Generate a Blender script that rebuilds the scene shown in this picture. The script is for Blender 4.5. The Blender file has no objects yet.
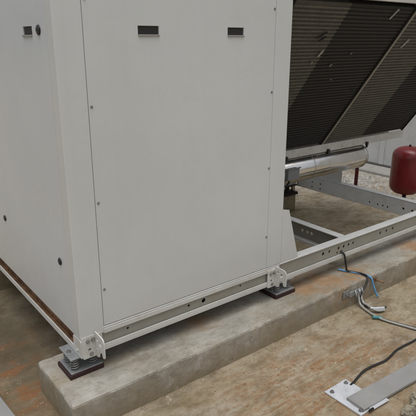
import bpy, bmesh, math, random
from mathutils import Vector, Matrix, noise
random.seed(7)
S = bpy.context.scene
COL = S.collection

# ------------------------------------------------------------------ materials
def nt(mat):
    mat.use_nodes = True
    t = mat.node_tree
    return t, t.nodes, t.links, t.nodes['Principled BSDF']

def N(t, typ, **kw):
    n = t.nodes.new(typ)
    for k, v in kw.items():
        if k.startswith('i_'):
            n.inputs[k[2:].replace('_', ' ')].default_value = v
        else:
            setattr(n, k, v)
    return n

def ramp(t, src, stops):
    r = t.nodes.new('ShaderNodeValToRGB')
    e = r.color_ramp.elements
    e[0].position, e[0].color = stops[0][0], stops[0][1]
    e[1].position, e[1].color = stops[-1][0], stops[-1][1]
    for p, c in stops[1:-1]:
        k = e.new(p); k.color = c
    t.links.new(src, r.inputs[0])
    return r.outputs[0]

def g(v): return (v, v, v, 1)
def c4(c): return (c[0], c[1], c[2], 1)

def coords(t, scale=(1, 1, 1), loc=(0, 0, 0), rot=(0, 0, 0)):
    geo = t.nodes.new('ShaderNodeNewGeometry')
    m = t.nodes.new('ShaderNodeMapping')
    m.inputs['Scale'].default_value = scale
    m.inputs['Location'].default_value = loc
    m.inputs['Rotation'].default_value = rot
    t.links.new(geo.outputs['Position'], m.inputs['Vector'])
    return m.outputs[0]

def noise_tex(t, vec, scale, detail=6, rough=.6, dist=0):
    n = N(t, 'ShaderNodeTexNoise')
    n.inputs['Scale'].default_value = scale
    n.inputs['Detail'].default_value = detail
    n.inputs['Roughness'].default_value = rough
    n.inputs['Distortion'].default_value = dist
    t.links.new(vec, n.inputs['Vector'])
    return n.outputs['Fac']

def mix(t, fac, a, b, mode='MIX'):
    m = t.nodes.new('ShaderNodeMix'); m.data_type = 'RGBA'; m.blend_type = mode
    for s, v in ((m.inputs[0], fac), (m.inputs[6], a), (m.inputs[7], b)):
        if isinstance(v, (int, float)): s.default_value = v
        elif isinstance(v, tuple): s.default_value = v
        else: t.links.new(v, s)
    return m.outputs[2]

def mth(t, op, a, b=None, clamp=False):
    m = t.nodes.new('ShaderNodeMath'); m.operation = op; m.use_clamp = clamp
    for s, v in ((m.inputs[0], a), (m.inputs[1], b)):
        if v is None: continue
        if isinstance(v, (int, float)): s.default_value = v
        else: t.links.new(v, s)
    return m.outputs[0]

def bump(t, bsdf, h, strength, dist=.01):
    b = t.nodes.new('ShaderNodeBump')
    b.inputs['Strength'].default_value = strength
    b.inputs['Distance'].default_value = dist
    t.links.new(h, b.inputs['Height'])
    t.links.new(b.outputs[0], bsdf.inputs['Normal'])

def simple(name, col, rough=.5, metal=0, var=.12, scale=8, bmp=0, dirt=None, dirt_amt=.5, spec=None):
    m = bpy.data.materials.new(name)
    t, nodes, links, b = nt(m)
    v = coords(t)
    n1 = noise_tex(t, v, scale, 5)
    lo = tuple(x * (1 - var) for x in col); hi = tuple(min(1, x * (1 + var)) for x in col)
    c = ramp(t, n1, [(.3, c4(lo)), (.7, c4(hi))])
    if dirt:
        n2 = noise_tex(t, v, scale * 2.7, 8, .7)
        f = ramp(t, n2, [(.5, g(0)), (.72, g(dirt_amt))])
        c = mix(t, f, c, c4(dirt))
    links.new(c, b.inputs['Base Color'])
    r = ramp(t, n1, [(.3, g(max(0, rough - .08))), (.7, g(min(1, rough + .08)))])
    links.new(r, b.inputs['Roughness'])
    b.inputs['Metallic'].default_value = metal
    if spec is not None: b.inputs['Specular IOR Level'].default_value = spec
    if bmp: bump(t, b, noise_tex(t, v, scale * 12, 4), bmp, .003)
    return m

def paint_mat(name, col, streak=.25):
    """grey-white powder coat with faint water runs, smudges and a little grime near the floor"""
    m = bpy.data.materials.new(name)
    t, nodes, links, b = nt(m)
    v = coords(t)
    base = ramp(t, noise_tex(t, v, 1.3, 3), [(.3, c4([x * .955 for x in col])), (.7, c4([x * 1.03 for x in col]))])
    vs = coords(t, (14, 14, .55))
    run = ramp(t, noise_tex(t, vs, 1.0, 7, .65), [(.52, g(0)), (.80, g(streak))])
    c = mix(t, run, base, c4((.36, .34, .28)))
    sm = ramp(t, noise_tex(t, coords(t, (1, 1, 1.6), (3, 1, 0)), 5, 8, .7), [(.50, g(0)), (.85, g(.12))])
    c = mix(t, sm, c, c4((.42, .38, .30)))
    spk = ramp(t, noise_tex(t, v, 120, 2, .5), [(.76, g(0)), (.80, g(.35))])
    c = mix(t, spk, c, c4((.22, .18, .13)))
    # splash grime on the lowest 20 cm
    sep = t.nodes.new('ShaderNodeSeparateXYZ'); geo = t.nodes.new('ShaderNodeNewGeometry')
    links.new(geo.outputs['Position'], sep.inputs[0])
    low = ramp(t, mth(t, 'ADD', sep.outputs[2], mth(t, 'MULTIPLY', noise_tex(t, v, 9, 6), .35)), [(.36, g(.20)), (.85, g(0))])
    c = mix(t, low, c, c4((.30, .24, .16)))
    links.new(c, b.inputs['Base Color'])
    links.new(ramp(t, noise_tex(t, v, 3, 6), [(.3, g(.22)), (.7, g(.42))]), b.inputs['Roughness'])
    # sheet metal is never quite flat
    w = noise_tex(t, v, 1.5, 0, 0)
    bump(t, b, w, .45, .020)
    return m

M = {}
M['paint'] = paint_mat('painted_sheet_steel', (.615, .64, .632), .08)
M['paint_side'] = paint_mat('painted_sheet_steel_door', (.61, .645, .66), .06)
M['paint_frame'] = simple('painted_frame_steel', (.60, .605, .58), .42, 0, .05, 4, .15, (.36, .29, .20), .4)
M['web'] = simple('dark_channel_web', (.30, .295, .255), .55, 0, .08, 5, .2, (.28, .20, .12), .5)  # channel web, darker than the other frame steel
M['rail_top'] = simple('pale_painted_rail', (.63, .645, .64), .35, .05, .05, 6, .1, (.40, .35, .28), .35)
M['casing'] = simple('dark_inner_casing', (.30, .30, .28), .6)
M['rusty'] = simple('rusty_channel', (.27, .15, .075), .85, 0, .6, 11, .6, (.040, .024, .016), .95)
M['black'] = simple('black_plastic', (.012, .012, .013), .35)
M['dark_sheet'] = simple('near_black_sheet', (.02, .02, .019), .6)  # flat near-black; stands in for shade in the grip slots
M['bolt'] = simple('zinc_bolt', (.36, .36, .35), .4, .8, .2, 40)
M['screw'] = simple('dull_screw', (.30, .30, .285), .45, .5, .2, 40)
M['zinc'] = simple('zinc_plate', (.40, .425, .43), .42, .55, .14, 14, .1, (.30, .28, .25), .6)
M['spring'] = simple('spring_steel', (.24, .24, .235), .45, .6, .2, 30)
M['pad'] = simple('maroon_rubber', (.034, .010, .010), .7, 0, .25, 30, .4)
M['stain_steel'] = simple('stainless_jacket', (.72, .71, .69), .20, 1.0, .08, 5, .12, (.45, .36, .25), .4)
M['junction'] = simple('grey_enclosure', (.20, .21, .215), .5, 0, .1)
M['fin_backlit'] = simple('backlit_fins', (.078, .072, .058), .8, 0, .25, 22, .4, (.09, .075, .05), .5)  # paler coil half: backlight through the slab put into the colour
M['tube_backlit'] = simple('backlit_coil_tubes', (.128, .119, .098), .65, .1, .22, 16, .3, (.07, .055, .035), .7)
M['fin_dark'] = simple('dark_fins', (.020, .019, .016), .75, 0, .3, 22, .4)  # darker coil half: missing backlight put into the colour
M['tube_dark'] = simple('dark_coil_tubes', (.023, .022, .018), .6, .1, .25, 16, .3)
M['coil_bar'] = simple('coil_joint_strip', (.30, .28, .23), .5, .2, .12, 20)
M['fleck'] = simple('bare_metal_fin', (.55, .53, .48), .4, .5)
M['rail_coil'] = simple('coil_rail_paint', (.55, .545, .51), .45, 0, .1, 10, .1, (.22, .17, .11), .5)
M['red'] = simple('red_tank_enamel', (.17, .012, .013), .30, 0, .18, 9, .1, (.09, .012, .010), .5)
M['red_dark'] = simple('dark_red_pipe_paint', (.085, .010, .010), .5, 0, .2, 20)
M['cable_black'] = simple('black_cable_sheath', (.018, .018, .019), .45, 0, .3, 60)
M['cable_grey'] = simple('grey_cable_sheath', (.36, .36, .34), .5, 0, .15, 60, 0, (.2, .17, .12), .5)
M['cable_blue'] = simple('blue_cable_sheath', (.14, .36, .60), .45, 0, .15, 60)
M['cable_teal'] = simple('teal_tape', (.06, .22, .23), .45)
M['plate_white'] = simple('white_base_plate', (.56, .585, .62), .4, .1, .06, 12, .1, (.35, .30, .24), .55)
M['strut'] = simple('grey_steel_channel', (.335, .335, .325), .48, .25, .05, 8, .06, (.28, .25, .20), .4)
M['wallpanel'] = simple('wall_panel_paint', (.56, .57, .56), .55, 0, .05, 2, .05, (.36, .33, .27), .35)
M['flash'] = simple('dark_flashing', (.10, .095, .085), .7)

def concrete(name, kind):
    m = bpy.data.materials.new(name)
    t, nodes, links, b = nt(m)
    v = coords(t)
    if kind == 'plinth':
        c = ramp(t, noise_tex(t, v, 3.2, 10, .65), [(.30, c4((.30, .285, .245))), (.5, c4((.43, .41, .36))), (.72, c4((.55, .53, .48)))])
        blot = ramp(t, noise_tex(t, coords(t, (1, 1.6, 1), (2.3, .7, 0)), 2.6, 9, .7), [(.46, g(0)), (.64, g(.8))])
        c = mix(t, blot, c, c4((.36, .29, .185)))
        lich = ramp(t, noise_tex(t, coords(t, (1, 1, 1), (7.3, 2, 4)), 5.5, 10, .75), [(.56, g(0)), (.70, g(.7))])
        c = mix(t, lich, c, c4((.19, .165, .11)))
        geo = t.nodes.new('ShaderNodeNewGeometry'); sep = t.nodes.new('ShaderNodeSeparateXYZ')
        links.new(geo.outputs['Position'], sep.inputs[0])
        # ochre silt wicked up the bottom of the faces
        lo = ramp(t, mth(t, 'ADD', sep.outputs[2], mth(t, 'MULTIPLY', noise_tex(t, v, 14, 6), .10)), [(.05, g(.75)), (.19, g(0))])
        c = mix(t, lo, c, c4((.25, .185, .10)))
        # vertical drip marks on the faces
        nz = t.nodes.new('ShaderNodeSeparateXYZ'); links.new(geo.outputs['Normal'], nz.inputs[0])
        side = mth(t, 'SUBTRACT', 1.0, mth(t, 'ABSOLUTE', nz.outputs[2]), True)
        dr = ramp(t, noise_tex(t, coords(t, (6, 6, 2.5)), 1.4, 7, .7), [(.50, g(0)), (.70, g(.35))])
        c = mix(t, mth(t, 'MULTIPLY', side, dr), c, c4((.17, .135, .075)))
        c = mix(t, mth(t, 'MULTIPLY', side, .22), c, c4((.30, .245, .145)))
        # rust pools below the unit
        for (px, py, rad) in ((2.40, 1.88, .20), (2.62, 1.83, .13), (2.20, 1.90, .13), (1.45, 1.98, .10), (3.35, 1.86, .16)):
            d = t.nodes.new('ShaderNodeVectorMath'); d.operation = 'DISTANCE'
            d.inputs[1].default_value = (px, py, .15)
            links.new(geo.outputs['Position'], d.inputs[0])
            q = mth(t, 'ADD', mth(t, 'DIVIDE', d.outputs['Value'], rad), mth(t, 'MULTIPLY', mth(t, 'SUBTRACT', noise_tex(t, v, 11, 8, .7), .5), 2.2))
            f = ramp(t, mth(t, 'ADD', q, mth(t, 'MULTIPLY', mth(t, 'SUBTRACT', noise_tex(t, v, 60, 6, .8), .5), 1.1)), [(.25, g(.75)), (1.0, g(0))])
            c = mix(t, f, c, c4((.42, .23, .10)))
        fn = ramp(t, noise_tex(t, coords(t, (1, 2.2, 1), (3, 3, 1)), 16, 10, .78), [(.40, g(.42)), (.52, g(0))])
        c = mix(t, fn, c, c4((.20, .17, .12)))
        wt = ramp(t, noise_tex(t, coords(t, (1, 2.0, 1), (6, 2, 1)), 9, 10, .75), [(.56, g(0)), (.68, g(.6))])
        c = mix(t, wt, c, c4((.56, .55, .52)))
        vo = t.nodes.new('ShaderNodeTexVoronoi'); vo.inputs['Scale'].default_value = 46
        links.new(v, vo.inputs['Vector'])
        pit = ramp(t, mth(t, 'ADD', vo.outputs['Distance'], mth(t, 'MULTIPLY', noise_tex(t, v, 6, 3), .55)), [(.30, g(.85)), (.36, g(0))])
        c = mix(t, pit, c, c4((.12, .10, .07)))
        dk = ramp(t, noise_tex(t, coords(t, (1, 1.5, 1), (1, 5, 1)), 2.0, 9, .72), [(.54, g(0)), (.66, g(.55))])
        c = mix(t, dk, c, c4((.21, .185, .13)))
        bs = .6
    else:
        def around(cx, cy, r0, r1, amt, sx=1, sy=1):
            geo = t.nodes.new('ShaderNodeNewGeometry')
            mp = t.nodes.new('ShaderNodeMapping'); mp.inputs['Scale'].default_value = (sx, sy, 1)
            mp.inputs['Location'].default_value = (-cx * sx, -cy * sy, 0)
            links.new(geo.outputs['Position'], mp.inputs['Vector'])
            ln = t.nodes.new('ShaderNodeVectorMath'); ln.operation = 'LENGTH'
            links.new(mp.outputs[0], ln.inputs[0])
            q = mth(t, 'ADD', ln.outputs['Value'], mth(t, 'MULTIPLY', mth(t, 'SUBTRACT', noise_tex(t, v, 3, 8, .7), .5), 1.6 * r1))
            mr = t.nodes.new('ShaderNodeMapRange')
            mr.inputs[1].default_value = r0; mr.inputs[2].default_value = r1
            mr.inputs[3].default_value = amt; mr.inputs[4].default_value = 0
            links.new(q, mr.inputs[0])
            return mr.outputs[0]
        c = ramp(t, noise_tex(t, v, 2.2, 10, .65), [(.28, c4((.31, .24, .135))), (.5, c4((.42, .355, .25))), (.72, c4((.49, .43, .32)))])
        # grey, cleaner concrete patches
        pz = ramp(t, noise_tex(t, coords(t, (1, 1.7, 1), (4, 9, 0)), 1.5, 8, .65), [(.50, g(0)), (.64, g(.7))])
        c = mix(t, pz, c, c4((.43, .40, .34)))
        # left end of the slab: darker olive brown
        c = mix(t, around(.15, 2.7, .9, 1.6, .65), c, c4((.27, .215, .125)))
        c = mix(t, around(.62, 1.40, .05, .35, .5), c, c4((.33, .30, .24)))
        # floor inside the frame: olive brown
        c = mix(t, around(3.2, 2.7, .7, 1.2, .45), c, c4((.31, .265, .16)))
        # pale plaster dust by the wall
        c = mix(t, around(5.1, 3.8, .5, .95, .85), c, c4((.42, .405, .37)))
        fine = noise_tex(t, v, 42, 8, .78)
        mid = noise_tex(t, coords(t, (1, 1.8, 1), (2, 2, 2)), 13, 10, .75)
        def plus(a, b, k): return mth(t, 'ADD', a, mth(t, 'MULTIPLY', mth(t, 'SUBTRACT', b, .5), k))
        big = noise_tex(t, coords(t, (1, 1.3, 1), (8, 2, 2)), 5, 8, .7)
        c = mix(t, ramp(t, plus(big, mid, .6), [(.36, g(.75)), (.54, g(0))]), c, c4((.185, .14, .08)))
        c = mix(t, ramp(t, plus(big, mid, .6), [(.54, g(0)), (.68, g(.5))]), c, c4((.46, .42, .335)))
        # mottling at hand size
        c = mix(t, ramp(t, plus(mid, fine, .5), [(.34, g(.6)), (.50, g(0))]), c, c4((.215, .165, .095)))
        c = mix(t, ramp(t, plus(mid, fine, .5), [(.55, g(0)), (.75, g(.40))]), c, c4((.48, .44, .36)))
        s1 = noise_tex(t, coords(t, (1.3, 5.0, 1), (0, 0, 0), (0, 0, math.radians(-3))), 3.6, 10, .78, .3)
        st = ramp(t, plus(plus(s1, fine, .60), mid, .35), [(.45, g(0)), (.62, g(.9))])
        area = ramp(t, noise_tex(t, coords(t, (1, 1.4, 1), (5.2, 1, 0)), 1.35, 4, .5), [(.40, g(.0)), (.58, g(1))])
        band = around(1.7, 1.28, .20, .50, 1.0, .42, 1.0)
        left = around(.35, 2.1, .2, .9, 1.0, 1, 1)
        patchy = ramp(t, noise_tex(t, coords(t, (1, 1.9, 1), (2.2, 6, 1)), 2.6, 6, .6), [(.36, g(.25)), (.54, g(1))])
        both = mth(t, 'MULTIPLY', patchy, mth(t, 'MAXIMUM', mth(t, 'MAXIMUM', band, mth(t, 'MULTIPLY', left, .75)), mth(t, 'MULTIPLY', area, .35)))
        c = mix(t, mth(t, 'MULTIPLY', st, both), c, c4((.33, .175, .078)))
        s2 = noise_tex(t, coords(t, (2.0, 13, 1), (3, 1, 0), (0, 0, math.radians(-4))), 2.0, 9, .75, .3)
        st2 = ramp(t, plus(s2, fine, .6), [(.54, g(0)), (.66, g(.7))])
        c = mix(t, mth(t, 'MULTIPLY', st2, mth(t, 'MAXIMUM', both, .3)), c, c4((.20, .11, .055)))
        s3 = noise_tex(t, coords(t, (1.1, 17, 1), (1, 4, 0), (0, 0, math.radians(-2))), 2.4, 8, .72, .25)
        st3 = ramp(t, plus(s3, fine, .35), [(.50, g(0)), (.62, g(.6))])
        band2 = around(1.7, 1.24, .18, .42, 1.0, .40, 1.0)
        c = mix(t, mth(t, 'MULTIPLY', st3, mth(t, 'MAXIMUM', band2, mth(t, 'MULTIPLY', left, .6))), c, c4((.27, .145, .062)))
        # shadow along the unit's left side, painted into the slab colour
        unit_shade = around(.68, 2.75, .10, .50, .75, 1.6, .45)
        c = mix(t, unit_shade, c, c4((.085, .070, .042)))
        rb = ramp(t, noise_tex(t, coords(t, (1, 1.6, 1), (9, 3, 0)), 5.5, 8, .72), [(.50, g(0)), (.60, g(.8))])
        c = mix(t, mth(t, 'MULTIPLY', rb, mth(t, 'MULTIPLY', left, .9)), c, c4((.30, .125, .045)))
        # dark pits, specks and white flecks
        sp = ramp(t, plus(fine, mid, .5), [(.60, g(0)), (.68, g(.8))])
        c = mix(t, sp, c, c4((.10, .072, .045)))
        sw = ramp(t, noise_tex(t, coords(t, (1, 1, 1), (1, 8, 3)), 60, 4, .7), [(.66, g(0)), (.72, g(.75))])
        c = mix(t, sw, c, c4((.58, .56, .51)))
        # darker brown under the machine, near the end beam and front rail
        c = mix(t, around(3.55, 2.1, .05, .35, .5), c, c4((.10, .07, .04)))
        bs = .7
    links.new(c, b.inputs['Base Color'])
    b.inputs['Specular IOR Level'].default_value = .3
    links.new(ramp(t, noise_tex(t, v, 4, 6), [(.35, g(.50)), (.65, g(.9))]), b.inputs['Roughness'])
    h = mth(t, 'ADD', mth(t, 'MULTIPLY', noise_tex(t, v, 11, 10, .75), 1.0), mth(t, 'MULTIPLY', noise_tex(t, v, 90, 8, .8), .45))
    bump(t, b, h, bs, .016)
    return m
M['ground'] = concrete('stained_slab', 'ground')
M['plinth'] = concrete('plinth_concrete', 'plinth')
M['kerb'] = simple('grey_kerb', (.34, .335, .31), .85, 0, .12, 5, .4, (.2, .17, .12), .6)
M['rubble'] = simple('plaster_rubble', (.42, .41, .38), .9, 0, .55, 13, .5, (.09, .075, .05), .95)
M['grit'] = simple('mixed_grit', (.40, .35, .27), .9, 0, .6, 9, .4, (.09, .06, .04), .9)
M['chunk'] = simple('broken_concrete', (.30, .27, .20), .95, 0, .4, 22, .9, (.045, .038, .026), .95)

# ------------------------------------------------------------------ mesh helpers
def new(): return bmesh.new()

def bx(bm, x0, x1, y0, y1, z0, z1, bev=0, mi=0):
    r = bmesh.ops.create_cube(bm, size=1)
    vs = r['verts']
    for v in vs:
        v.co = Vector(((x0 + x1) / 2 + v.co.x * (x1 - x0), (y0 + y1) / 2 + v.co.y * (y1 - y0), (z0 + z1) / 2 + v.co.z * (z1 - z0)))
    fs = list({f for v in vs for f in v.link_faces})
    for f in fs: f.material_index = mi
    if bev:
        es = list({e for v in vs for e in v.link_edges})
        rb = bmesh.ops.bevel(bm, geom=es, offset=bev, segments=2, affect='EDGES', profile=.5)
        for f in rb['faces']: f.material_index = mi
    return bm

def prism(bm, pts, fn, t, holes=(), mi=0):
    """plate of outline pts (2D) with round/any holes, thickness t; fn(u,v,w) -> xyz"""
    loops = [list(pts)] + [list(h) for h in holes]
    edges = []; rings = []
    for lp in loops:
        vs = [bm.verts.new(fn(u, v, 0)) for u, v in lp]
        rings.append(vs)
        for i in range(len(vs)): edges.append(bm.edges.new((vs[i], vs[(i + 1) % len(vs)])))
    r = bmesh.ops.triangle_fill(bm, use_beauty=True, use_dissolve=False, edges=edges)
    ff = [f for f in r['geom'] if isinstance(f, bmesh.types.BMFace)]
    back = {}
    for k, lp in enumerate(loops):
        for i, (u, v) in enumerate(lp): back[rings[k][i]] = bm.verts.new(fn(u, v, t))
    allf = list(ff)
    for f in ff: allf.append(bm.faces.new([back[v] for v in reversed(f.verts)]))
    for vs in rings:
        for i in range(len(vs)):
            a, b_ = vs[i], vs[(i + 1) % len(vs)]
            allf.append(bm.faces.new((a, b_, back[b_], back[a])))
    for f in allf: f.material_index = mi
    bmesh.ops.recalc_face_normals(bm, faces=allf)
    return bm

def circ(u, v, r, n=14, sx=1): return [(u + r * sx * math.cos(2 * math.pi * i / n), v + r * math.sin(2 * math.pi * i / n)) for i in range(n)]
def rect(u0, u1, v0, v1): return [(u0, v0), (u1, v0), (u1, v1), (u0, v1)]
def rrect(u0, u1, v0, v1, r, n=5):
    out = []
    for cx, cy, a0 in ((u1 - r, v0 + r, -90), (u1 - r, v1 - r, 0), (u0 + r, v1 - r, 90), (u0 + r, v0 + r, 180)):
        for i in range(n + 1):
            a = math.radians(a0 + 90 * i / n); out.append((cx + r * math.cos(a), cy + r * math.sin(a)))
    return out

def frame_from(d):
    d = d.normalized(); a = Vector((0, 0, 1)) if abs(d.z) < .9 else Vector((1, 0, 0))
    u = d.cross(a).normalized(); return u, d.cross(u).normalized()

def tube(bm, pts, r, n=10, closed=False):
    pts = [Vector(p) for p in pts]; rings = []
    u = None
    for i, p in enumerate(pts):
        d = (pts[min(i + 1, len(pts) - 1)] - pts[max(i - 1, 0)]).normalized()
        if u is None: u, w = frame_from(d)
        else:
            u = (u - d * u.dot(d)).normalized(); w = d.cross(u).normalized()
        rr = r[i] if isinstance(r, (list, tuple)) else r
        rings.append([bm.verts.new(p + (u * math.cos(2 * math.pi * k / n) + w * math.sin(2 * math.pi * k / n)) * rr) for k in range(n)])
    fs = []
    for a, b_ in zip(rings, rings[1:]):
        for k in range(n): fs.append(bm.faces.new((a[k], a[(k + 1) % n], b_[(k + 1) % n], b_[k])))
    for f in fs: f.smooth = True
    fs.append(bm.faces.new(rings[0])); fs.append(bm.faces.new(list(reversed(rings[-1]))))
    bmesh.ops.recalc_face_normals(bm, faces=fs)
    return bm

def lathe(bm, prof, axis_o, axis='z', n=40):
    rings = []
    for r, h in prof:
        ring = []
        for k in range(n):
            a = 2 * math.pi * k / n
            c, s = max(r, 1e-4) * math.cos(a), max(r, 1e-4) * math.sin(a)
            p = (c, s, h) if axis == 'z' else ((h, c, s) if axis == 'x' else (c, h, s))
            ring.append(bm.verts.new(Vector(axis_o) + Vector(p)))
        rings.append(ring)
    fs = []
    for a, b_ in zip(rings, rings[1:]):
        for k in range(n): fs.append(bm.faces.new((a[k], a[(k + 1) % n], b_[(k + 1) % n], b_[k])))
    for f in fs: f.smooth = True
    fs.append(bm.faces.new(rings[0])); fs.append(bm.faces.new(rings[-1]))
    bmesh.ops.recalc_face_normals(bm, faces=fs)
    return bm

def spline(pts, n=8):
    P = [Vector(p) for p in pts]; out = []
    for i in range(len(P) - 1):
        a, b_, c, d = P[max(i - 1, 0)], P[i], P[i + 1], P[min(i + 2, len(P) - 1)]
        for k in range(n):
            s = k / n
            out.append(.5 * ((2 * b_) + (c - a) * s + (2 * a - 5 * b_ + 4 * c - d) * s * s + (3 * b_ - a - 3 * c + d) * s ** 3))
    out.append(P[-1]); return out

def bolt(bm, p, axis, r=.009, h=.007, hexa=True):
    """hex head with washer, sitting on p and sticking out along axis ('-y','z','-x')"""
    d = {'-y': Vector((0, -1, 0)), 'z': Vector((0, 0, 1)), '-x': Vector((-1, 0, 0))}[axis]
    u, w = frame_from(d); p = Vector(p)
    for rr, h0, h1, nn in ((r * 1.45, -.001, .0018, 18), (r, .0018, h, 6)):
        A = [bm.verts.new(p + d * h0 + (u * math.cos(6.28318 * k / nn) + w * math.sin(6.28318 * k / nn)) * rr) for k in range(nn)]
        B = [bm.verts.new(v.co + d * (h1 - h0)) for v in A]
        fs = [bm.faces.new((A[k], A[(k + 1) % nn], B[(k + 1) % nn], B[k])) for k in range(nn)] + [bm.faces.new(B), bm.faces.new(A)]
        bmesh.ops.recalc_face_normals(bm, faces=fs)
    return bm

ROOTLOC = {}
def obj(name, bm, mats, parent=None, origin=None):
    me = bpy.data.meshes.new(name)
    o = bpy.data.objects.new(name, me)
    base = Vector((0, 0, 0))
    if parent is not None: base = ROOTLOC[parent.name]
    org = Vector(origin) if origin is not None else base
    bmesh.ops.translate(bm, verts=bm.verts, vec=-org)
    bm.to_mesh(me); bm.free()
    for m in (mats if isinstance(mats, (list, tuple)) else [mats]): me.materials.append(m)
    COL.objects.link(o)
    o.location = org - base
    if parent is not None: o.parent = parent
    ROOTLOC[o.name] = org
    return o

def thing(name, loc, label, cat, group=None):
    o = bpy.data.objects.new(name, None); COL.objects.link(o)
    o.location = loc; o.empty_display_size = .1
    ROOTLOC[o.name] = Vector(loc)
    o['label'] = label; o['category'] = cat
    if group: o['group'] = group
    return o

def tag(o, label, cat, group=None):
    o['label'] = label; o['category'] = cat
    if group: o['group'] = group
    return o

# ------------------------------------------------------------------ setting
bm = new()
bmesh.ops.create_grid(bm, x_segments=2, y_segments=2, size=60)
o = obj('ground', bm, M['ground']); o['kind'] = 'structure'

# wall behind, a row of tall cladding panels
wall = thing('clad_wall', (5.9, 4, 0), 'plain grey white panel wall standing behind the red tank', 'wall')
ys = [-3.9 + 1.545 * i for i in range(10)]
for i in range(9):
    bm = new(); bx(bm, 5.862 + .006 * (i % 2), 5.98, ys[i] + .002, ys[i + 1] - .002, .05, 3.4, .003)
    obj('wall_panel', bm, M['wallpanel'], wall)
for y in ys[1:-1]:
    bm = new(); bx(bm, 5.845, 5.861, y - .035, y + .035, .052, 3.39, .003)
    obj('cover_strip', bm, M['wallpanel'], wall)
bm = new(); bx(bm, 5.84, 6.0, -3.9, 10.0, 3.402, 3.46, .01); obj('coping', bm, M['rail_coil'], wall)
bm = new(); bx(bm, 5.835, 5.96, -3.9, 10.0, .012, .048, .003); obj('base_flashing', bm, M['flash'], wall)
bm = new(); bx(bm, 5.50, 5.833, -3.9, 10.0, -.02, .035, .012)
o = obj('kerb', bm, M['kerb']); tag(o, 'low pale concrete kerb along the foot of the panel wall', 'kerb')

# concrete plinths (broken, chipped edges through a displaced grid)
def plinth(name, x0, x1, y0, y1, h, label, seed, mat='plinth'):
    bm = new()
    nx = int((x1 - x0) / .012); ny = 10; nz = 5
    bmesh.ops.create_cube(bm, size=1)
    for v in bm.verts: v.co = Vector((x0 + (v.co.x + .5) * (x1 - x0), y0 + (v.co.y + .5) * (y1 - y0), -.03 + (v.co.z + .5) * (h + .03)))
    for ax, n in ((0, nx), (1, ny), (2, nz)):
        lo, hi = ((x0, x1), (y0, y1), (-.03, h))[ax]
        for i in range(1, n):
            co = [0, 0, 0]; co[ax] = lo + (hi - lo) * i / n; no = [0, 0, 0]; no[ax] = 1
            bmesh.ops.bisect_plane(bm, geom=bm.verts[:] + bm.edges[:] + bm.faces[:], plane_co=co, plane_no=no)
    for i in (.012,):
        for ax, lo, hi in ((1, y0, y1), (0, x0, x1)):
            for c in (lo + i, hi - i):
                co = [0, 0, 0]; co[ax] = c; no = [0, 0, 0]; no[ax] = 1
                bmesh.ops.bisect_plane(bm, geom=bm.verts[:] + bm.edges[:] + bm.faces[:], plane_co=co, plane_no=no)
        bmesh.ops.bisect_plane(bm, geom=bm.verts[:] + bm.edges[:] + bm.faces[:], plane_co=(0, 0, h - i), plane_no=(0, 0, 1))
    for v in bm.verts:
        p = v.co.copy()
        ex = min(abs(p.x - x0), abs(p.x - x1)); ey = min(abs(p.y - y0), abs(p.y - y1)); ez = abs(p.z - h)
        q = p * 9 + Vector((seed, 0, 0))
        n1 = noise.noise(q); n2 = noise.noise(p * 30 + Vector((0, seed, 0)))
        on = sorted((ex, ey, ez))
        if on[1] < .002:   # on an edge: chip it
            a = .002 + .003 * max(0, n1) + .014 * max(0, n2 - .22) + .005 * max(0, noise.noise(p * 70))
            if ez < .002: v.co.z -= a
            if ey < .002: v.co.y += a * (1 if abs(p.y - y0) < abs(p.y - y1) else -1)
            if ex < .002: v.co.x += a * (1 if abs(p.x - x0) < abs(p.x - x1) else -1)
        else:
            if ez < .002: v.co.z += .0018 * n1
            if ey < .002: v.co.y += .003 * n1 + .0015 * n2
            if ex < .002: v.co.x += .004 * n1
    o = obj(name, bm, M[mat])
    for p in o.data.polygons: p.use_smooth = False
    return tag(o, label, 'plinth')
plinth('concrete_plinth', .636, 6.0 - .6, 1.735, 2.14, .155, 'long pale concrete plinth with rust stains carrying the front of the machine', 1.3)
plinth('concrete_plinth', .70, 3.675, 3.312, 3.62, .155, 'dirty rear concrete plinth lying in the shade beneath the far side of the machine', 5.3, 'ground')

# ------------------------------------------------------------------ the air-cooled machine
X0, X1, Y0, Y1 = .757, 2.0, 1.89, 3.40
CH = thing('cooling_unit', (X0, Y0, .255), 'large grey white rooftop cooling machine with cabinet, slanted dark coils and steel skid', 'cooling machine')

# --- skid
RAILEND = 3.76
def fy(y): return lambda u, v, w: (u, y + w, v)          # plate facing -Y
def fx(x): return lambda u, v, w: (x + w, u, v)          # plate facing -X
bm = new()
holes = [circ(.998, .317, .006), circ(1.351, .316, .007), circ(1.446, .314, .0125), circ(1.70, .321, .006)]
for x, r in ((2.42, .013), (2.48, .011), (2.572, .012), (2.623, .012), (2.673, .011), (2.722, .011), (3.023, .012), (3.096, .012), (3.173, .012), (3.55, .012)):
    holes.append(circ(x - .03, .329, r, 12, .75))
for x in (2.53, 2.575): holes.append(circ(x, .300, .008, 12))
prism(bm, rect(X0 + .004, RAILEND, .262, .366), fy(1.900), .005, holes)
obj('rail_web', bm, M['web'], CH)
bm = new(); bx(bm, X0 + .002, RAILEND, 1.8905, 1.950, .3665, .376, .003); obj('rail_flange', bm, M['rail_top'], CH)
bm = new(); bx(bm, X0 + .002, RAILEND, 1.890, 1.948, .255, .262, .002); bx(bm, X0 + .002, RAILEND, 1.8895, 1.895, .2625, .287, .002)
obj('rail_lip', bm, M['paint_frame'], CH)
bm = new(); bx(bm, X0 + .04, RAILEND, 1.944, 1.949, .262, .3655, .001); obj('rail_backing', bm, M['dark_sheet'], CH)
bm = new(); bx(bm, .872, 1.99, 1.8885, 1.8993, .341, .3655, .002); obj('base_trim', bm, M['paint_frame'], CH)
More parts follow.
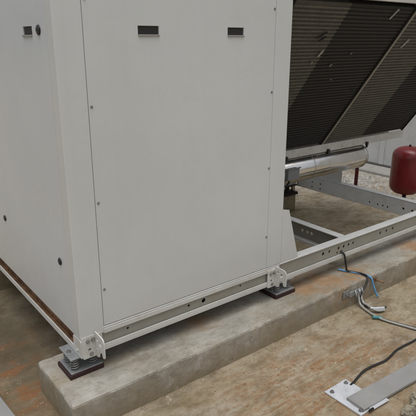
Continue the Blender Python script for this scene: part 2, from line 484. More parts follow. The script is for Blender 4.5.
# left rail (Y direction), rust showing in its channel
bm = new(); bx(bm, .792, .798, Y0 + .02, Y1, .262, .342, 0); obj('side_rail_web', bm, M['rusty'], CH)
bm = new(); bx(bm, .757, .791, Y0 + .025, Y1, .255, .262, .0015); bx(bm, .7565, .762, Y0 + .025, Y1, .2625, .287, .0015); obj('side_rail_lip', bm, M['paint_frame'], CH)
bm = new(); bx(bm, .7625, .791, Y0 + .025, Y1, .2625, .2660, .001); obj('rail_rust_scale', bm, M['rusty'], CH)
bm = new(); bx(bm, .768, .791, Y0 + .025, Y1, .334, .341, .0015); obj('side_rail_flange', bm, M['rusty'], CH)
# rear rail and end beam
bm = new(); bx(bm, X0, 3.69, 3.33, 3.395, .255, .372, .004); obj('rear_rail', bm, M['paint_frame'], CH)
bm = new()
hs = [circ(u, .30, .011, 12) for u in (2.08, 2.16)] + [circ(u, .277, .008, 10) for u in (2.304, 2.351, 2.40, 2.481)] + [circ(3.03, .318, .008, 10), circ(3.03, .27, .008, 10), circ(3.13, .318, .008, 10), circ(3.13, .27, .008, 10)]
prism(bm, rect(1.953, 3.329, .240, .3655), fx(3.692), .006, hs)
obj('end_beam_web', bm, M['paint_frame'], CH)
bm = new(); bx(bm, 3.690, 3.752, 1.953, 3.329, .3665, .3735, .002); bx(bm, 3.698, 3.75, 1.953, 3.329, .236, .243, .002); obj('end_beam_flange', bm, M['rail_top'], CH)
bm = new(); bx(bm, 3.7, 3.706, 1.999, 3.327, .245, .365, 0); obj('beam_backing', bm, M['dark_sheet'], CH)
# middle beam: open channel towards the cabinet
bm = new(); prism(bm, rect(1.953, 3.329, .252, .369), fx(2.655), .006, [circ(u, .305, .012, 12) for u in (2.228, 2.266, 2.314, 2.7, 2.76)]); obj('mid_beam_web', bm, M['web'], CH)
bm = new(); bx(bm, 2.600, 2.661, 1.953, 3.329, .3695, .3765, .002); bx(bm, 2.600, 2.654, 1.953, 3.329, .243, .2505, .002); bx(bm, 2.5985, 2.603, 1.953, 3.329, .2515, .266, .001); obj('mid_beam_flange', bm, M['rail_top'], CH)

# --- cabinet
TOP = 2.06
bm = new(); bx(bm, X0 + .03, X1 - .006, Y0 + .03, Y1 - .006, .346, TOP - .01, 0); obj('inner_casing', bm, M['casing'], CH)
def panel(name, u0, u1, v0, v1, fn, t, mat, holes=(), bev=.0025):
    bm = new(); prism(bm, rect(u0, u1, v0, v1), fn, t, holes)
    if bev:
        es = [e for e in bm.edges if len(e.link_faces) == 2 and e.calc_face_angle(0) > 1.2]
        ring = [e for e in es if all(abs(v.co.y - (Y0 + .0)) < .02 or True for v in e.verts)]
        bmesh.ops.bevel(bm, geom=ring, offset=bev, segments=2, affect='EDGES', profile=.5)
    return obj(name, bm, mat, CH)
# corner post wraps two faces as one folded sheet
def post(x0, x1, y0, y1):
    bm = new(); bx(bm, x0, x1, y0, y1, .347, TOP, .0045); return bm
bm = new()
L = [(X0, Y0), (.8735, Y0), (.8735, Y0 + .028), (.80, Y0 + .0282), (.80, 1.9595), (X0, 1.9595)]
prism(bm, L, lambda u, v, w: (u, v, .347 + w), TOP - .347)
es = [e for e in bm.edges if abs(e.verts[0].co.z - e.verts[1].co.z) > 1 and e.calc_face_angle(0) > .5]
bmesh.ops.bevel(bm, geom=es, offset=.004, segments=3, affect='EDGES', profile=.5)
obj('corner_post', bm, M['paint'], CH)
bm = new(); bx(bm, 1.8865, X1, Y0, Y0 + .07, .377, TOP, .004); obj('corner_post', bm, M['paint'], CH)
# front panel with the two recessed grip slots
slots = [(1.112, 1.212), (1.582, 1.680)]
fp = panel('front_panel', .8752, 1.8850, .379, TOP - .02, fy(Y0 + .0015), .027, M['paint'], [rect(a, b_, 1.622, 1.658) for a, b_ in slots], .002)
def slot(a, b_, z0, z1, fn, par):
    bm = new(); prism(bm, rect(a, b_, z0, z1), fn, .003); o = obj('slot_shade_plate', bm, M['dark_sheet'], par)  # dark plate just behind the opening, in place of the slot's shade
    return o
for a, b_ in slots:
    slot(a + .002, b_ - .002, 1.624, 1.656, fy(Y0 + .0075), fp)
    bm = new()
    bx(bm, a - .001, b_ + .001, Y0 - .0035, Y0 + .0065, 1.6185, 1.6255, .0015)
    obj('grip_slot', bm, M['strut'], fp)
# screws down both seams
bm_pts = [(.888, z) for z in (1.75, 1.353, .956, .557)] + [(1.8755, z) for z in (1.747, 1.354, .959, .568)]
for x, z in bm_pts:
    bm = new(); bolt(bm, (x, Y0 + .0012, z), '-y', .0040, .0030); obj('screw', bm, M['screw'], CH)
# side doors
sp1 = panel('side_door', 1.9640, 2.950, .347, TOP - .02, fx(X0 + .0015), .026, M['paint_side'], [rect(2.107, 2.211, 1.620, 1.655)], .002)
slot(2.109, 2.209, 1.622, 1.653, fx(X0 + .0075), sp1)
bm = new(); bx(bm, X0 - .0035, X0 + .0065, 2.106, 2.212, 1.6155, 1.6235, .0015)
obj('grip_slot', bm, M['strut'], sp1)
for y, z, r in ((2.033, 1.640, .0195), (2.042, .674, .0165), (2.815, .664, .0165), (2.815, 1.640, .0165)):
    bm = new(); lathe(bm, [(r, .004), (r, -.001), (r * .82, -.004), (r * .3, -.005)], (X0 - .001, y, z), 'x', 22); obj('latch', bm, M['black'], sp1)
panel('side_door', 2.9535, Y1 - .004, .347, TOP - .02, fx(X0 + .0015), .026, M['paint_side'])
bm = new(); bx(bm, X0 + .008, X0 + .026, 1.9600, 1.9635, .35, TOP - .02, 0); obj('seam_dark_strip', bm, M['dark_sheet'], CH)  # dark strip added in the gap to darken the seam
# far end and back sheets, roof
bm = new(); bx(bm, X1 - .005, X1, Y0 + .071, Y1, .377, TOP, .001); obj('end_panel', bm, M['paint'], CH)
bm = new(); bx(bm, X0 + .002, X1 - .006, Y1 - .005, Y1, .347, TOP, .001); obj('back_panel', bm, M['paint'], CH)
bm = new(); bx(bm, X0 - .01, X1 + .004, Y0 - .01, Y1 + .01, TOP + .001, TOP + .03, .004); obj('roof_panel', bm, M['paint'], CH)
# tapering skirt plate at the end of the cabinet
bm = new(); prism(bm, [(X1 + .0015, .378), (2.146, .378), (2.052, .690), (X1 + .0015, .703)], fy(Y0 + .003), .0025)
bx(bm, X1 + .0015, X1 + .004, Y0 + .0056, Y0 + .06, .38, .70, 0)
obj('skirt_plate', bm, M['paint'], CH)

# --- lifting brackets on the front rail
def bracket(x, x0):
    bm = new()
    prism(bm, rrect(x0, x + .092, .250, .358, .008, 3), fy(1.8835), .005, [circ(x + .028, .290, .0075, 12)])
    o = obj('lifting_bracket', bm, M['paint_frame'], CH)
    # lug standing out towards the plinth edge, rounded nose, scalloped foot and two holes
    pts = [(1.883, .258), (1.883, .374)]
    for k in range(7):
        a = math.radians(90 + 90 * k / 6); pts.append((1.822 + .026 * math.cos(a), .345 + .026 * math.sin(a)))
    for k in range(5):
        a = math.radians(180 + 170 * k / 4); pts.append((1.8065 + .0105 * math.cos(a), .283 + .0105 * math.sin(a)))
    for k in range(1, 6):
        a = math.radians(170 - 150 * k / 6); pts.append((1.833 + .016 * math.cos(a), .284 + .014 * math.sin(a)))
    pts += [(1.853, .256), (1.872, .250)]
    bm = new()
    prism(bm, pts, lambda u, v, w: (x + .056 + w, u, v), .006, [circ(1.860, .342, .009, 12), circ(1.832, .333, .013, 14), circ(1.862, .300, .007, 12)])
    obj('lug', bm, M['paint_frame'], o)
    for dx, z in ((.022, .335), (.046, .338), (.075, .338), (.060 - .025, .268)):
        bm = new(); bolt(bm, (x + dx, 1.8832, z), '-y', .0068, .008); obj('bracket_bolt', bm, M['screw'], o)
bracket(.766, .7605); bracket(1.893, 1.893)
bm = new(); prism(bm, rrect(1.8840, 1.965, .256, .345, .006, 3), fx(.7545), .0055); bolt(bm, (.7545, 1.925, .285), '-x', .006, .007)
obj('bracket_return', bm, M['paint_frame'], CH)

# --- V coils
A0 = Vector((0, 2.60, .832)); SD = Vector((0, -.67, .94)).normalized(); ND = Vector((0, -.94, -.67)).normalized()
LEN = 1.195
def coil_frame(mir):
    def f(x, s, w):   # s up the slope, w outwards
        p = A0 + SD * s + ND * w
        y = p.y if not mir else (5.30 - p.y)
        return Vector((x, y, p.z))
    return f
def coil(x0, x1, xm, mir, parent):
    f = coil_frame(mir)
    bm = new()
    def slab(xa, xb, s0, s1, w0, w1, mi):
        vs = [bm.verts.new(f(x, s, w)) for x in (xa, xb) for s in (s0, s1) for w in (w0, w1)]
        a = vs
        fs = [bm.faces.new(q) for q in ((a[0], a[1], a[3], a[2]), (a[4], a[6], a[7], a[5]), (a[0], a[4], a[5], a[1]), (a[2], a[3], a[7], a[6]), (a[0], a[2], a[6], a[4]), (a[1], a[5], a[7], a[3]))]
        for q in fs: q.material_index = mi
    pitch = .0245
    n = int((LEN - .03) / pitch)
    for xa, xb, k in ((x0, xm, 0), (xm, x1, 2)):  # paler half then darker half, backlight painted by material
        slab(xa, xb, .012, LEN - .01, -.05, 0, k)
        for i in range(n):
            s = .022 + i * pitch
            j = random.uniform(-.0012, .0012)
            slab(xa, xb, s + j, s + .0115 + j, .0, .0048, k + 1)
    bmesh.ops.recalc_face_normals(bm, faces=bm.faces)
    c = obj('condenser_coil', bm, [M['fin_backlit'], M['tube_backlit'], M['fin_dark'], M['tube_dark']], parent)
    # edge channels of the slab
    for xa, xb, mt in ((x0 - .001, x0 + .006, M['tube_dark']), (x1 - .006, x1 + .001, M['tube_dark'])):
        bm = new()
        vs = [bm.verts.new(f(x, s, w)) for x in (xa, xb) for s in (.0, LEN) for w in (-.055, .013)]
        a = vs
        for q in ((a[0], a[1], a[3], a[2]), (a[4], a[6], a[7], a[5]), (a[0], a[4], a[5], a[1]), (a[2], a[3], a[7], a[6]), (a[0], a[2], a[6], a[4]), (a[1], a[5], a[7], a[3])): bm.faces.new(q)
        bmesh.ops.recalc_face_normals(bm, faces=bm.faces)
        obj('coil_end_channel', bm, mt, c)
    return c, f
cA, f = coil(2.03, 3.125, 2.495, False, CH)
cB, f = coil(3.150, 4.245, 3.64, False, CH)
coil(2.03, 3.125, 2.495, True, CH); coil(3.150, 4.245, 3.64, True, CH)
def slope_box(bm, f, xa, xb, s0, s1, w0, w1):
    a = [bm.verts.new(f(x, s, w)) for x in (xa, xb) for s in (s0, s1) for w in (w0, w1)]
    for q in ((a[0], a[1], a[3], a[2]), (a[4], a[6], a[7], a[5]), (a[0], a[4], a[5], a[1]), (a[2], a[3], a[7], a[6]), (a[0], a[2], a[6], a[4]), (a[1], a[5], a[7], a[3])): bm.faces.new(q)
    bmesh.ops.recalc_face_normals(bm, faces=bm.faces)
bm = new(); slope_box(bm, f, 3.1275, 3.1475, .0, LEN, -.05, .016); obj('joint_strip', bm, M['coil_bar'], CH)
# torn fins: slivers of bare metal bent out of the face
for (x, s, l, wd, an, mt, c) in ((2.461, .867, .05, .012, .25, 'fleck', cA), (2.625, .775, .022, .010, .4, 'coil_bar', cA), (2.43, .80, .02, .01, .2, 'coil_bar', cA), (2.378, .99, .07, .007, .9, 'fin_dark', cA), (2.40, .965, .05, .006, .9, 'fin_dark', cA),
                                 (2.754, .86, .014, .008, 0, 'coil_bar', cA), (2.925, 1.142, .075, .009, .35, 'fleck', cA), (3.27, .934, .075, .009, .35, 'fleck', cB), (3.05, .55, .012, .006, 0, 'tube_backlit', cA),
                                 (2.30, .62, .016, .006, .3, 'coil_bar', cA), (2.72, .66, .008, .008, 0, 'fleck', cA)):
    bm = new()
    ca, sa = math.cos(an), math.sin(an)
    q = []
    for du, dv in ((-wd / 2, -l / 2), (wd / 2, -l / 2), (wd / 2 * .3, l / 2), (-wd / 2, l / 2)):
        q.append((x + du * ca + dv * sa, s - du * sa + dv * ca))
    A = [bm.verts.new(f(u, v, .0095)) for u, v in q]; B = [bm.verts.new(f(u, v, .0135 + .006 * (i > 1))) for i, (u, v) in enumerate(q)]
    for k in range(4): bm.faces.new((A[k], A[(k + 1) % 4], B[(k + 1) % 4], B[k]))
    bm.faces.new(A); bm.faces.new(B)
    bmesh.ops.recalc_face_normals(bm, faces=bm.faces)
    obj('bent_fin', bm, M[mt], c)
# rails carrying the coils
bm = new(); bx(bm, 2.004, 4.25, 2.578, 2.586, .768, .831, .002); bx(bm, 2.004, 4.25, 2.587, 2.66, .768, .775, .001)
obj('coil_bottom_rail', bm, M['rail_coil'], CH)
bm = new(); bx(bm, 2.004, 4.25, 2.725, 2.735, .765, .826, .002); obj('coil_bottom_rail', bm, M['rail_coil'], CH)
bm = new(); bx(bm, 2.004, 4.262, 1.880, 1.90, 1.818, 1.93, .003); obj('coil_top_rail', bm, M['rail_coil'], CH)
bm = new(); bx(bm, 2.004, 4.262, 3.40, 3.42, 1.818, 1.93, .003); obj('coil_top_rail', bm, M['rail_coil'], CH)
bm = new(); prism(bm, rect(2.004, 4.262, 1.901, 3.399), lambda u, v, w: (u, v, 1.90 + w), .02, [circ(2.58, 2.65, .42, 36), circ(3.70, 2.65, .42, 36)])
obj('fan_deck', bm, M['paint'], CH)
for cx in (2.58, 3.70):
    bm = new()
    prism(bm, circ(cx, 2.65, .45, 40), lambda u, v, w: (u, v, 1.9205 + w), .12, [circ(cx, 2.65, .42, 40)])
    shroud = obj('fan_shroud', bm, M['paint'], CH)
    bm = new(); lathe(bm, [(.07, 0), (.07, .08), (.03, .1)], (cx, 2.65, 1.93), 'z', 20)
    for k in range(5):
        a = 2 * math.pi * k / 5
        u = Vector((math.cos(a), math.sin(a), 0)); w = Vector((-math.sin(a), math.cos(a), 0)); up = Vector((0, 0, 1))
        c0 = Vector((cx, 2.65, 1.96))
        q = [c0 + u * .05 - w * .03 + up * .02, c0 + u * .05 + w * .03 - up * .02, c0 + u * .40 + w * .10 - up * .03, c0 + u * .40 - w * .07 + up * .03]
        A = [bm.verts.new(p) for p in q]; B = [bm.verts.new(p + up * .004) for p in q]
        for k2 in range(4): bm.faces.new((A[k2], A[(k2 + 1) % 4], B[(k2 + 1) % 4], B[k2]))
        bm.faces.new(A); bm.faces.new(B)
    bmesh.ops.recalc_face_normals(bm, faces=bm.faces)
    obj('fan_rotor', bm, M['black'], shroud)
# triangular gable sheet closing the far end of the V, and end frame
bm = new(); prism(bm, [(2.62, .84), (2.68, .84), (3.30, 1.78), (2.00, 1.78)], fx(4.215), .003); obj('gable_sheet', bm, M['casing'], CH)
bm = new(); prism(bm, [(2.62, .84), (2.68, .84), (3.30, 1.78), (2.00, 1.78)], fx(2.05), .003); obj('gable_sheet', bm, M['casing'], CH)

# --- evaporator shell lying under the coils
bm = new(); lathe(bm, [(.02, 3.700), (.06, 3.697), (.085, 3.688), (.098, 3.672), (.1015, 3.655), (.1015, 2.003)], (0, 2.62, .668), 'x', 56)
sh = obj('evaporator_shell', bm, M['stain_steel'], CH)
for x in (2.35, 3.0, 3.648):
    bm = new(); lathe(bm, [(.1022, x - .006), (.1040, x - .006), (.1040, x + .006), (.1022, x + .006)], (0, 2.62, .668), 'x', 56)
    obj('seam_band', bm, M['stain_steel'], sh)
bm = new(); bx(bm, 2.665, 2.785, 2.485, 2.535, .630, .712, .005); bx(bm, 2.660, 2.790, 2.478, 2.4845, .7125, .722, .002)
jb = obj('junction_box', bm, M['junction'], sh)
bm = new(); tube(bm, spline([(2.70, 2.51, .63), (2.70, 2.515, .60), (2.66, 2.53, .575), (2.5, 2.56, .56), (2.2, 2.6, .56)]), .007); obj('gland_cable', bm, M['cable_black'], jb)
for x in (2.69, 2.725, 3.20, 3.70):
    bm = new(); bx(bm, x - .012, x + .012, 2.560, 2.5775, .756, .788, .003); bx(bm, x - .006, x + .006, 2.562, 2.5765, .740, .757, .001); obj('rail_clip', bm, M['black'], CH)
# saddles: one plate on the end beam, one under the shell over the middle beam
bm = new(); prism(bm, [(2.80, .375), (3.25, .375), (3.15, .43), (3.06, .475), (2.86, .50), (2.80, .48)], fx(3.700), .006); obj('saddle_plate', bm, M['paint_frame'], CH)
bm = new(); prism(bm, [(2.50, .378), (2.74, .378), (2.72, .57), (2.52, .57)], fx(2.63), .006); obj('saddle_plate', bm, M['paint_frame'], CH)

# ------------------------------------------------------------------ spring isolators
def isolator(label):
    r = thing('spring_isolator', (0, 0, 0), label, 'spring mount', 'spring isolators between the machine skid and the plinths')
    bm = new(); bx(bm, -.083, .083, -.073, .073, 0, .021, .002); obj('rubber_pad', bm, M['pad'], r)
    bm = new(); bx(bm, -.075, .078, -.068, .068, .0215, .0285, .0015); obj('bottom_plate', bm, M['zinc'], r)
    bm = new(); bx(bm, -.072, .076, -.066, .066, .0905, .0985, .0015); obj('top_plate', bm, M['zinc'], r)
    for sx in (-.043, .043):
        for sy in (-.036, .036):
            bm = new(); n = 90
            tube(bm, [(sx + .0185 * math.cos(2 * math.pi * 4.6 * i / n), sy + .0185 * math.sin(2 * math.pi * 4.6 * i / n), .0315 + .056 * i / n) for i in range(n + 1)], .0033, 7)
            obj('spring', bm, M['spring'], r)
    for sx, sy, z, rr in ((-.052, 0, .0985, .008), (.03, 0, .0985, .008), (-.062, -.02, .0285, .006)):
        bm = new(); bolt(bm, (sx, sy, z), 'z', rr, .009); obj('plate_bolt', bm, M['bolt'], r)
    return r
iso = isolator('spring isolator on a maroon pad under the near left corner of the machine')
M['iso_shaded'] = simple('shaded_isolator', (.035, .028, .022), .7, .1, .3, 30)  # near-black for the rear copy: deep shade put into the colour
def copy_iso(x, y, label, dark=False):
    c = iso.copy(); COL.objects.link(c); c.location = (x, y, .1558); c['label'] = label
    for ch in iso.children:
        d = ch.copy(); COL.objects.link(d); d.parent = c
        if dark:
            d.material_slots[0].link = 'OBJECT'; d.material_slots[0].material = M['iso_shaded']
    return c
copy_iso(2.046, 1.955, 'spring isolator on a maroon pad midway along the front skid rail')
copy_iso(3.61, 3.375, 'shade-darkened spring isolator under the far end of the skid, on the rear plinth', True)
iso.location = (.785, 1.978, .1558)

# ------------------------------------------------------------------ expansion tank and red pipe
tx, ty = 4.66, 2.735
tk = thing('expansion_tank', (tx, ty, 0), 'red expansion tank with domed top standing on a short black leg', 'expansion tank')
r = .158
prof = [(.012, .118), (.06, .122), (.11, .136), (.140, .160), (r * .985, .190), (r, .222), (r, .50), (r * .985, .530), (.140, .562), (.105, .588), (.055, .604), (.012, .608)]
bm = new(); lathe(bm, prof, (tx, ty, 0), 'z', 56); obj('tank_body', bm, M['red'], tk)
bm = new(); lathe(bm, [(.010, .606), (.010, .622), (.006, .626)], (tx, ty, 0), 'z', 14); obj('air_valve', bm, M['black'], tk)
bm = new(); lathe(bm, [(.020, .006), (.020, .119)], (tx, ty, 0), 'z', 16); obj('leg', bm, M['black'], tk)
bm = new(); lathe(bm, [(.075, .0), (.075, .006)], (tx, ty, 0), 'z', 24); obj('foot_plate', bm, M['black'], tk)
bm = new()
tube(bm, spline([(4.45, 3.18, .0), (4.45, 3.18, .25), (4.45, 3.18, .44), (4.46, 3.19, .50), (4.50, 3.25, .53), (4.9, 3.7, .535), (5.84, 4.7, .535)], 6), .019, 14)
lathe(bm, [(.05, .0), (.05, .008)], (4.45, 3.18, 0), 'z', 20)
o = obj('water_pipe', bm, M['red_dark']); tag(o, 'thin dark red upright pipe behind the end of the steel cylinder', 'pipe')

# ------------------------------------------------------------------ cables
def cable(name, pts, r, mat, label, n=8):
    bm = new(); tube(bm, spline(pts, n), r, 10); o = obj(name, bm, mat)
    return tag(o, label, 'cable')
cable('power_cable', [(2.56, 1.93, .300), (2.565, 1.895, .300), (2.575, 1.876, .280), (2.59, 1.868, .21), (2.60, 1.862, .170), (2.625, 1.83, .164), (2.645, 1.78, .164), (2.635, 1.728, .162), (2.60, 1.712, .12), (2.55, 1.706, .085), (2.545, 1.700, .04), (2.555, 1.672, .012), (2.56, 1.62, .010), (2.60, 1.585, .012), (2.63, 1.57, .020)],
      .0062, M['cable_black'], 'black cable dropping from the skid rail and looping over the plinth edge')
cable('earth_cable', [(2.575, 1.915, .166), (2.60, 1.87, .163), (2.64, 1.80, .162), (2.652, 1.752, .163), (2.672, 1.725, .145), (2.690, 1.712, .085), (2.708, 1.700, .035), (2.722, 1.690, .012)],
      .0066, M['cable_blue'], 'bright blue cable draped over the front edge of the plinth')
cable('conduit_cable', [(2.535, 1.722, .10), (2.53, 1.706, .06), (2.525, 1.69, .025), (2.515, 1.65, .012), (2.50, 1.60, .012), (2.49, 1.54, .012), (2.50, 1.47, .011), (2.53, 1.38, .011), (2.57, 1.26, .011), (2.62, 1.10, .011)],
      .0068, M['cable_grey'], 'grey conduit curving off the plinth and running away right across the slab')
cable('conduit_cable', [(2.555, 1.722, .105), (2.548, 1.700, .06), (2.545, 1.68, .03), (2.54, 1.65, .030), (2.53, 1.61, .028), (2.545, 1.575, .020), (2.60, 1.56, .012)],
      .0075, M['cable_grey'], 'short grey cable end beside the plinth clamp, with a pale cut tip')
cable('signal_cable', [(2.50, 1.52, .009), (2.515, 1.46, .009), (2.55, 1.37, .008), (2.59, 1.25, .008), (2.64, 1.10, .008)],
      .0055, M['cable_black'], 'thin black cable lying alongside the grey conduit on the slab')
cable('loose_cable', [(1.835, 1.235, .008), (1.87, 1.240, .008), (1.92, 1.252, .008), (1.975, 1.262, .010), (2.03, 1.262, .010), (2.08, 1.258, .008), (2.14, 1.250, .008), (2.20, 1.255, .008), (2.27, 1.268, .008), (2.34, 1.268, .008), (2.43, 1.262, .008), (2.55, 1.262, .008), (2.75, 1.25, .008)],
      .0056, M['cable_black'], 'loose black cable running from the white base plate across the stained slab')
bm = new(); tube(bm, spline([(2.462, 1.552, .014), (2.485, 1.535, .013), (2.505, 1.515, .012)], 5), .010, 10)
tag(obj('cable_sleeve', bm, M['cable_teal']), 'short teal sleeve lying on the slab under the grey conduit', 'cable sleeve')
bm = new(); tube(bm, spline([(2.52, 1.612, .030), (2.56, 1.585, .026), (2.605, 1.57, .020)], 5), [.008] * 5 + [.0095] * 6, 10)
tag(obj('cable_tip', bm, M['plate_white']), 'pale capped cable end lying where the black cable meets the slab', 'cable end')
# clamp screwed to the plinth face
cl = thing('cable_clamp', (2.47, 1.733, .10), 'small steel cable clamp screwed to the front face of the plinth', 'clamp')
bm = new(); bx(bm, 2.395, 2.455, 1.724, 1.7315, .085, .130, .002); obj('fixing_tab', bm, M['screw'], cl)
bm = new(); bolt(bm, (2.425, 1.7245, .108), '-y', .010, .010); obj('fixing_bolt', bm, M['bolt'], cl)
bm = new(); bx(bm, 2.456, 2.585, 1.7195, 1.730, .075, .112, .003)
for xx in (2.50, 2.535, 2.565): tube(bm, [(xx, 1.718, .115), (xx - .004, 1.705, .098), (xx - .002, 1.702, .080), (xx, 1.716, .070)], .005, 8)
obj('clamp_strap', bm, M['zinc'], cl)
cl2 = thing('anchor_hook', (2.72, 1.73, .11), 'rusty little anchor hook on the plinth face to the right of the blue cable', 'anchor')
bm = new(); bx(bm, 2.70, 2.735, 1.722, 1.731, .105, .135, .002); obj('fixing_tab', bm, M['rusty'], cl2)
bm = new(); tube(bm, spline([(2.72, 1.722, .12), (2.735, 1.705, .115), (2.765, 1.700, .10), (2.785, 1.705, .088)], 5), .006, 8); obj('hook', bm, M['rusty'], cl2)

# ------------------------------------------------------------------ foreground channels
bp = thing('base_plate', (1.775, 1.175, 0), 'white square steel base plate bolted to the stained slab', 'base plate')
bm = new(); bx(bm, 1.698, 1.856, 1.072, 1.281, .001, .009, .0015); obj('plate', bm, M['plate_white'], bp)
for x, y in ((1.722, 1.255), (1.830, 1.258), (1.722, 1.095 - .004), (1.838, 1.094)):
    bm = new(); bolt(bm, (x, y, .009), 'z', .0075, .009); obj('plate_bolt', bm, M['bolt'], bp)
ch = thing('steel_channel', (1.73, 1.12, .01), 'grey steel channel laid across the white base plate, running out right', 'steel channel')
bm = new()
ang = math.radians(-3.6)
def rotp(u, v, z):
    ca, sa = math.cos(ang), math.sin(ang)
    return (1.728 + u * ca - v * sa, 1.128 + u * sa + v * ca, z)
prof = [(-.050, .010), (-.050, .022), (-.047, .025), (.047, .025), (.050, .022), (.050, .010), (.046, .010), (.046, .0215), (-.046, .0215), (-.046, .010)]
prism(bm, prof, lambda a, z, w: rotp(w, a, z), 1.4)
obj('channel_body', bm, M['strut'], ch)
bm = new(); prism(bm, [(-.0455, .0105), (.0455, .0105), (.0455, .0210), (-.0455, .0210)], lambda a, z, w: rotp(.001 + w, a, z), .003); obj('end_cap', bm, M['strut'], ch)
bm = new(); prism(bm, rect(0.0, .12, -.066, -.0475), lambda u, v, w: rotp(.04 + u, v, .010 + w), .004); obj('foot_flange', bm, M['plate_white'], ch)
bm = new(); bx(bm, 1.742, 1.775, 1.058, 1.067, .010, .020, .002); obj('black_block', bm, M['black'], ch)  # small black block at the channel's lower edge
ch2 = thing('steel_channel', (.4, 2.0, 0), 'plain grey steel channel at the bottom left, beside the end of the plinth', 'steel channel')
bm = new(); a2 = math.radians(2.0)
prism(bm, [(-.15, .0), (-.15, .047), (-.147, .050), (-.003, .050), (0, .047), (0, .0), (-.004, .0), (-.004, .046), (-.146, .046), (-.146, 0)], lambda a, z, w: (.492 + a - (w) * math.sin(a2) * 2.2, 1.62 + w, z + .001), .95)
obj('channel_body', bm, M['strut'], ch2)
bm = new(); bx(bm, .475 - .09, .475 - .03, 1.70, 1.74, .0505, .054, .001); obj('cover_tab', bm, M['plate_white'], ch2)

# ------------------------------------------------------------------ rubble and grit
def chip(bm, x, y, z, s, fl=.5):
    n = random.choice((5, 6, 7)); a0 = random.random() * 6
    ring = []
    for k in range(n):
        a = a0 + 2 * math.pi * k / n; rr = s * random.uniform(.6, 1.1)
        ring.append((x + rr * math.cos(a), y + rr * .8 * math.sin(a)))
    h = s * fl * random.uniform(.5, 1.2)
    A = [bm.verts.new((u, v, z - .002)) for u, v in ring]
    cx = x + random.uniform(-.2, .2) * s; cy = y + random.uniform(-.2, .2) * s
    B = [bm.verts.new((cx + (u - cx) * .62, cy + (v - cy) * .62, z + h * random.uniform(.7, 1.1))) for u, v in ring]
    for k in range(n): bm.faces.new((A[k], A[(k + 1) % n], B[(k + 1) % n], B[k]))
    bm.faces.new(B)
bm = new()
for i in range(900):
    x = random.gauss(5.05, .28); y = random.gauss(3.7, .55)
    if x > 5.48 or x < 4.3: continue
    if (x - tx) ** 2 + (y - ty) ** 2 < .02: continue
    chip(bm, x, y, 0, (abs(random.gauss(0, .016)) + .004) * (2.2 if random.random() < .07 else 1), .45)
bmesh.ops.recalc_face_normals(bm, faces=bm.faces)
o = obj('rubble', bm, M['rubble']); o['kind'] = 'stuff'; tag(o, 'pale broken plaster rubble scattered on the roof by the wall', 'rubble')
bm = new()
for i in range(3200):
    if i % 3 == 0: x = random.uniform(.6, 4.5); y = 1.725 - abs(random.gauss(0, .03))
    elif i % 3 == 1: x = random.uniform(.6, 3.5); y = random.uniform(.6, 1.72)
    else: x = random.uniform(.0, .62); y = random.uniform(1.7, 3.4)
    chip(bm, x, y, 0, (abs(random.gauss(0, .0026)) + .0010) * (2 if random.random() < .04 else 1), .8)
for i in range(60): chip(bm, random.gauss(2.52, .07), random.gauss(2.2, .08), 0, random.uniform(.003, .014), .6)
bmesh.ops.recalc_face_normals(bm, faces=bm.faces)
for i in range(70): chip(bm, random.gauss(1.02, .10), 1.735 - abs(random.gauss(.02, .035)), 0, random.uniform(.002, .0065), .8)
bmesh.ops.recalc_face_normals(bm, faces=bm.faces)
o = obj('grit', bm, M['grit']); o['kind'] = 'stuff'; tag(o, 'small stones and grit lying on the stained slab', 'grit')

def chunk(x, y, s, seed, label, dark=False):
    bm = new(); bmesh.ops.create_icosphere(bm, subdivisions=4, radius=1)
    for v in bm.verts:
        p = v.co.copy()
        d = 1 + .38 * noise.noise(p * 1.4 + Vector((seed, 0, 0))) + .16 * noise.noise(p * 4 + Vector((0, seed, 0))) + .07 * noise.noise(p * 11)
        v.co = Vector((x + p.x * s[0] * d, y + p.y * s[1] * d, max(-.004, s[2] * .55 + p.z * s[2] * d)))
    o = obj('concrete_lump', bm, M['chunk'])
    return tag(o, label, 'concrete lump', 'broken concrete lumps at the bottom right corner')
chunk(2.005, .970, (.065, .032, .030), 2.2, 'broken concrete lump nearest the grey channel at the bottom right')
chunk(1.890, .955, (.045, .026, .022), 6.2, 'broken concrete lump at the bottom edge below the channel, left of the other lumps')
chunk(2.075, .985, (.030, .022, .020), 9.7, 'smallest broken concrete lump in the bottom right corner')

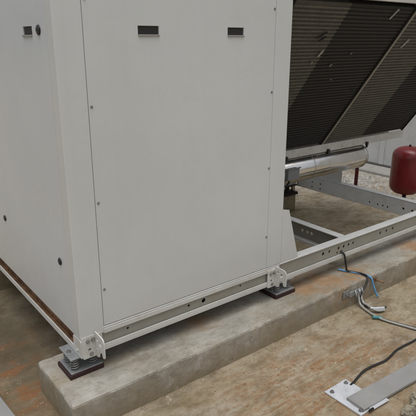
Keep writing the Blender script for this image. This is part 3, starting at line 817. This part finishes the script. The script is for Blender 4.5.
# ------------------------------------------------------------------ camera
F, HOR = 512., 41.
th = math.atan((208 - HOR) / F); psi = math.atan(694 / math.hypot(F, 208 - HOR))
fh = Vector((math.cos(psi), math.sin(psi), 0)); rt = Vector((math.sin(psi), -math.cos(psi), 0))
fw = fh * math.cos(th) - Vector((0, 0, 1)) * math.sin(th); up = fh * math.sin(th) + Vector((0, 0, 1)) * math.cos(th)
cam = bpy.data.cameras.new('camera'); co = bpy.data.objects.new('camera', cam); COL.objects.link(co)
cam.sensor_width = 36; cam.lens = 36 * F / 416; cam.clip_start = .05; cam.clip_end = 500
m = Matrix((rt, up, -fw)).transposed().to_4x4(); m.translation = Vector((0, 0, 1.6)); co.matrix_world = m
S.camera = co

# ------------------------------------------------------------------ light
EL, AZ = math.radians(77), math.radians(238)       # AZ: compass direction the light comes from (x = cos, y = sin)
w = bpy.data.worlds.new('World'); S.world = w; w.use_nodes = True
t = w.node_tree; bg = t.nodes['Background']
sky = t.nodes.new('ShaderNodeTexSky'); sky.sky_type = 'NISHITA'; sky.sun_disc = False
sky.sun_elevation = EL; sky.sun_rotation = math.pi / 2 - AZ
sky.air_density = 1.0; sky.dust_density = 5.0; sky.ozone_density = 1.0
hs = t.nodes.new('ShaderNodeHueSaturation'); hs.inputs['Saturation'].default_value = .34     # overcast: nearly grey sky
t.links.new(sky.outputs[0], hs.inputs['Color']); t.links.new(hs.outputs[0], bg.inputs[0])
bg.inputs[1].default_value = .10
sd = bpy.data.lights.new('sun', 'SUN'); sd.energy = .75; sd.angle = math.radians(50); sd.color = (1, .985, .96)
so = bpy.data.objects.new('sun', sd); COL.objects.link(so)
dv = Vector((math.cos(EL) * math.cos(AZ), math.cos(EL) * math.sin(AZ), math.sin(EL)))
so.rotation_euler = dv.to_track_quat('Z', 'Y').to_euler(); so.location = dv * 20

S.view_settings.view_transform = 'Standard'; S.view_settings.look = 'None'
S.view_settings.gamma = 1; S.view_settings.use_curve_mapping = False
S.view_settings.exposure = .38
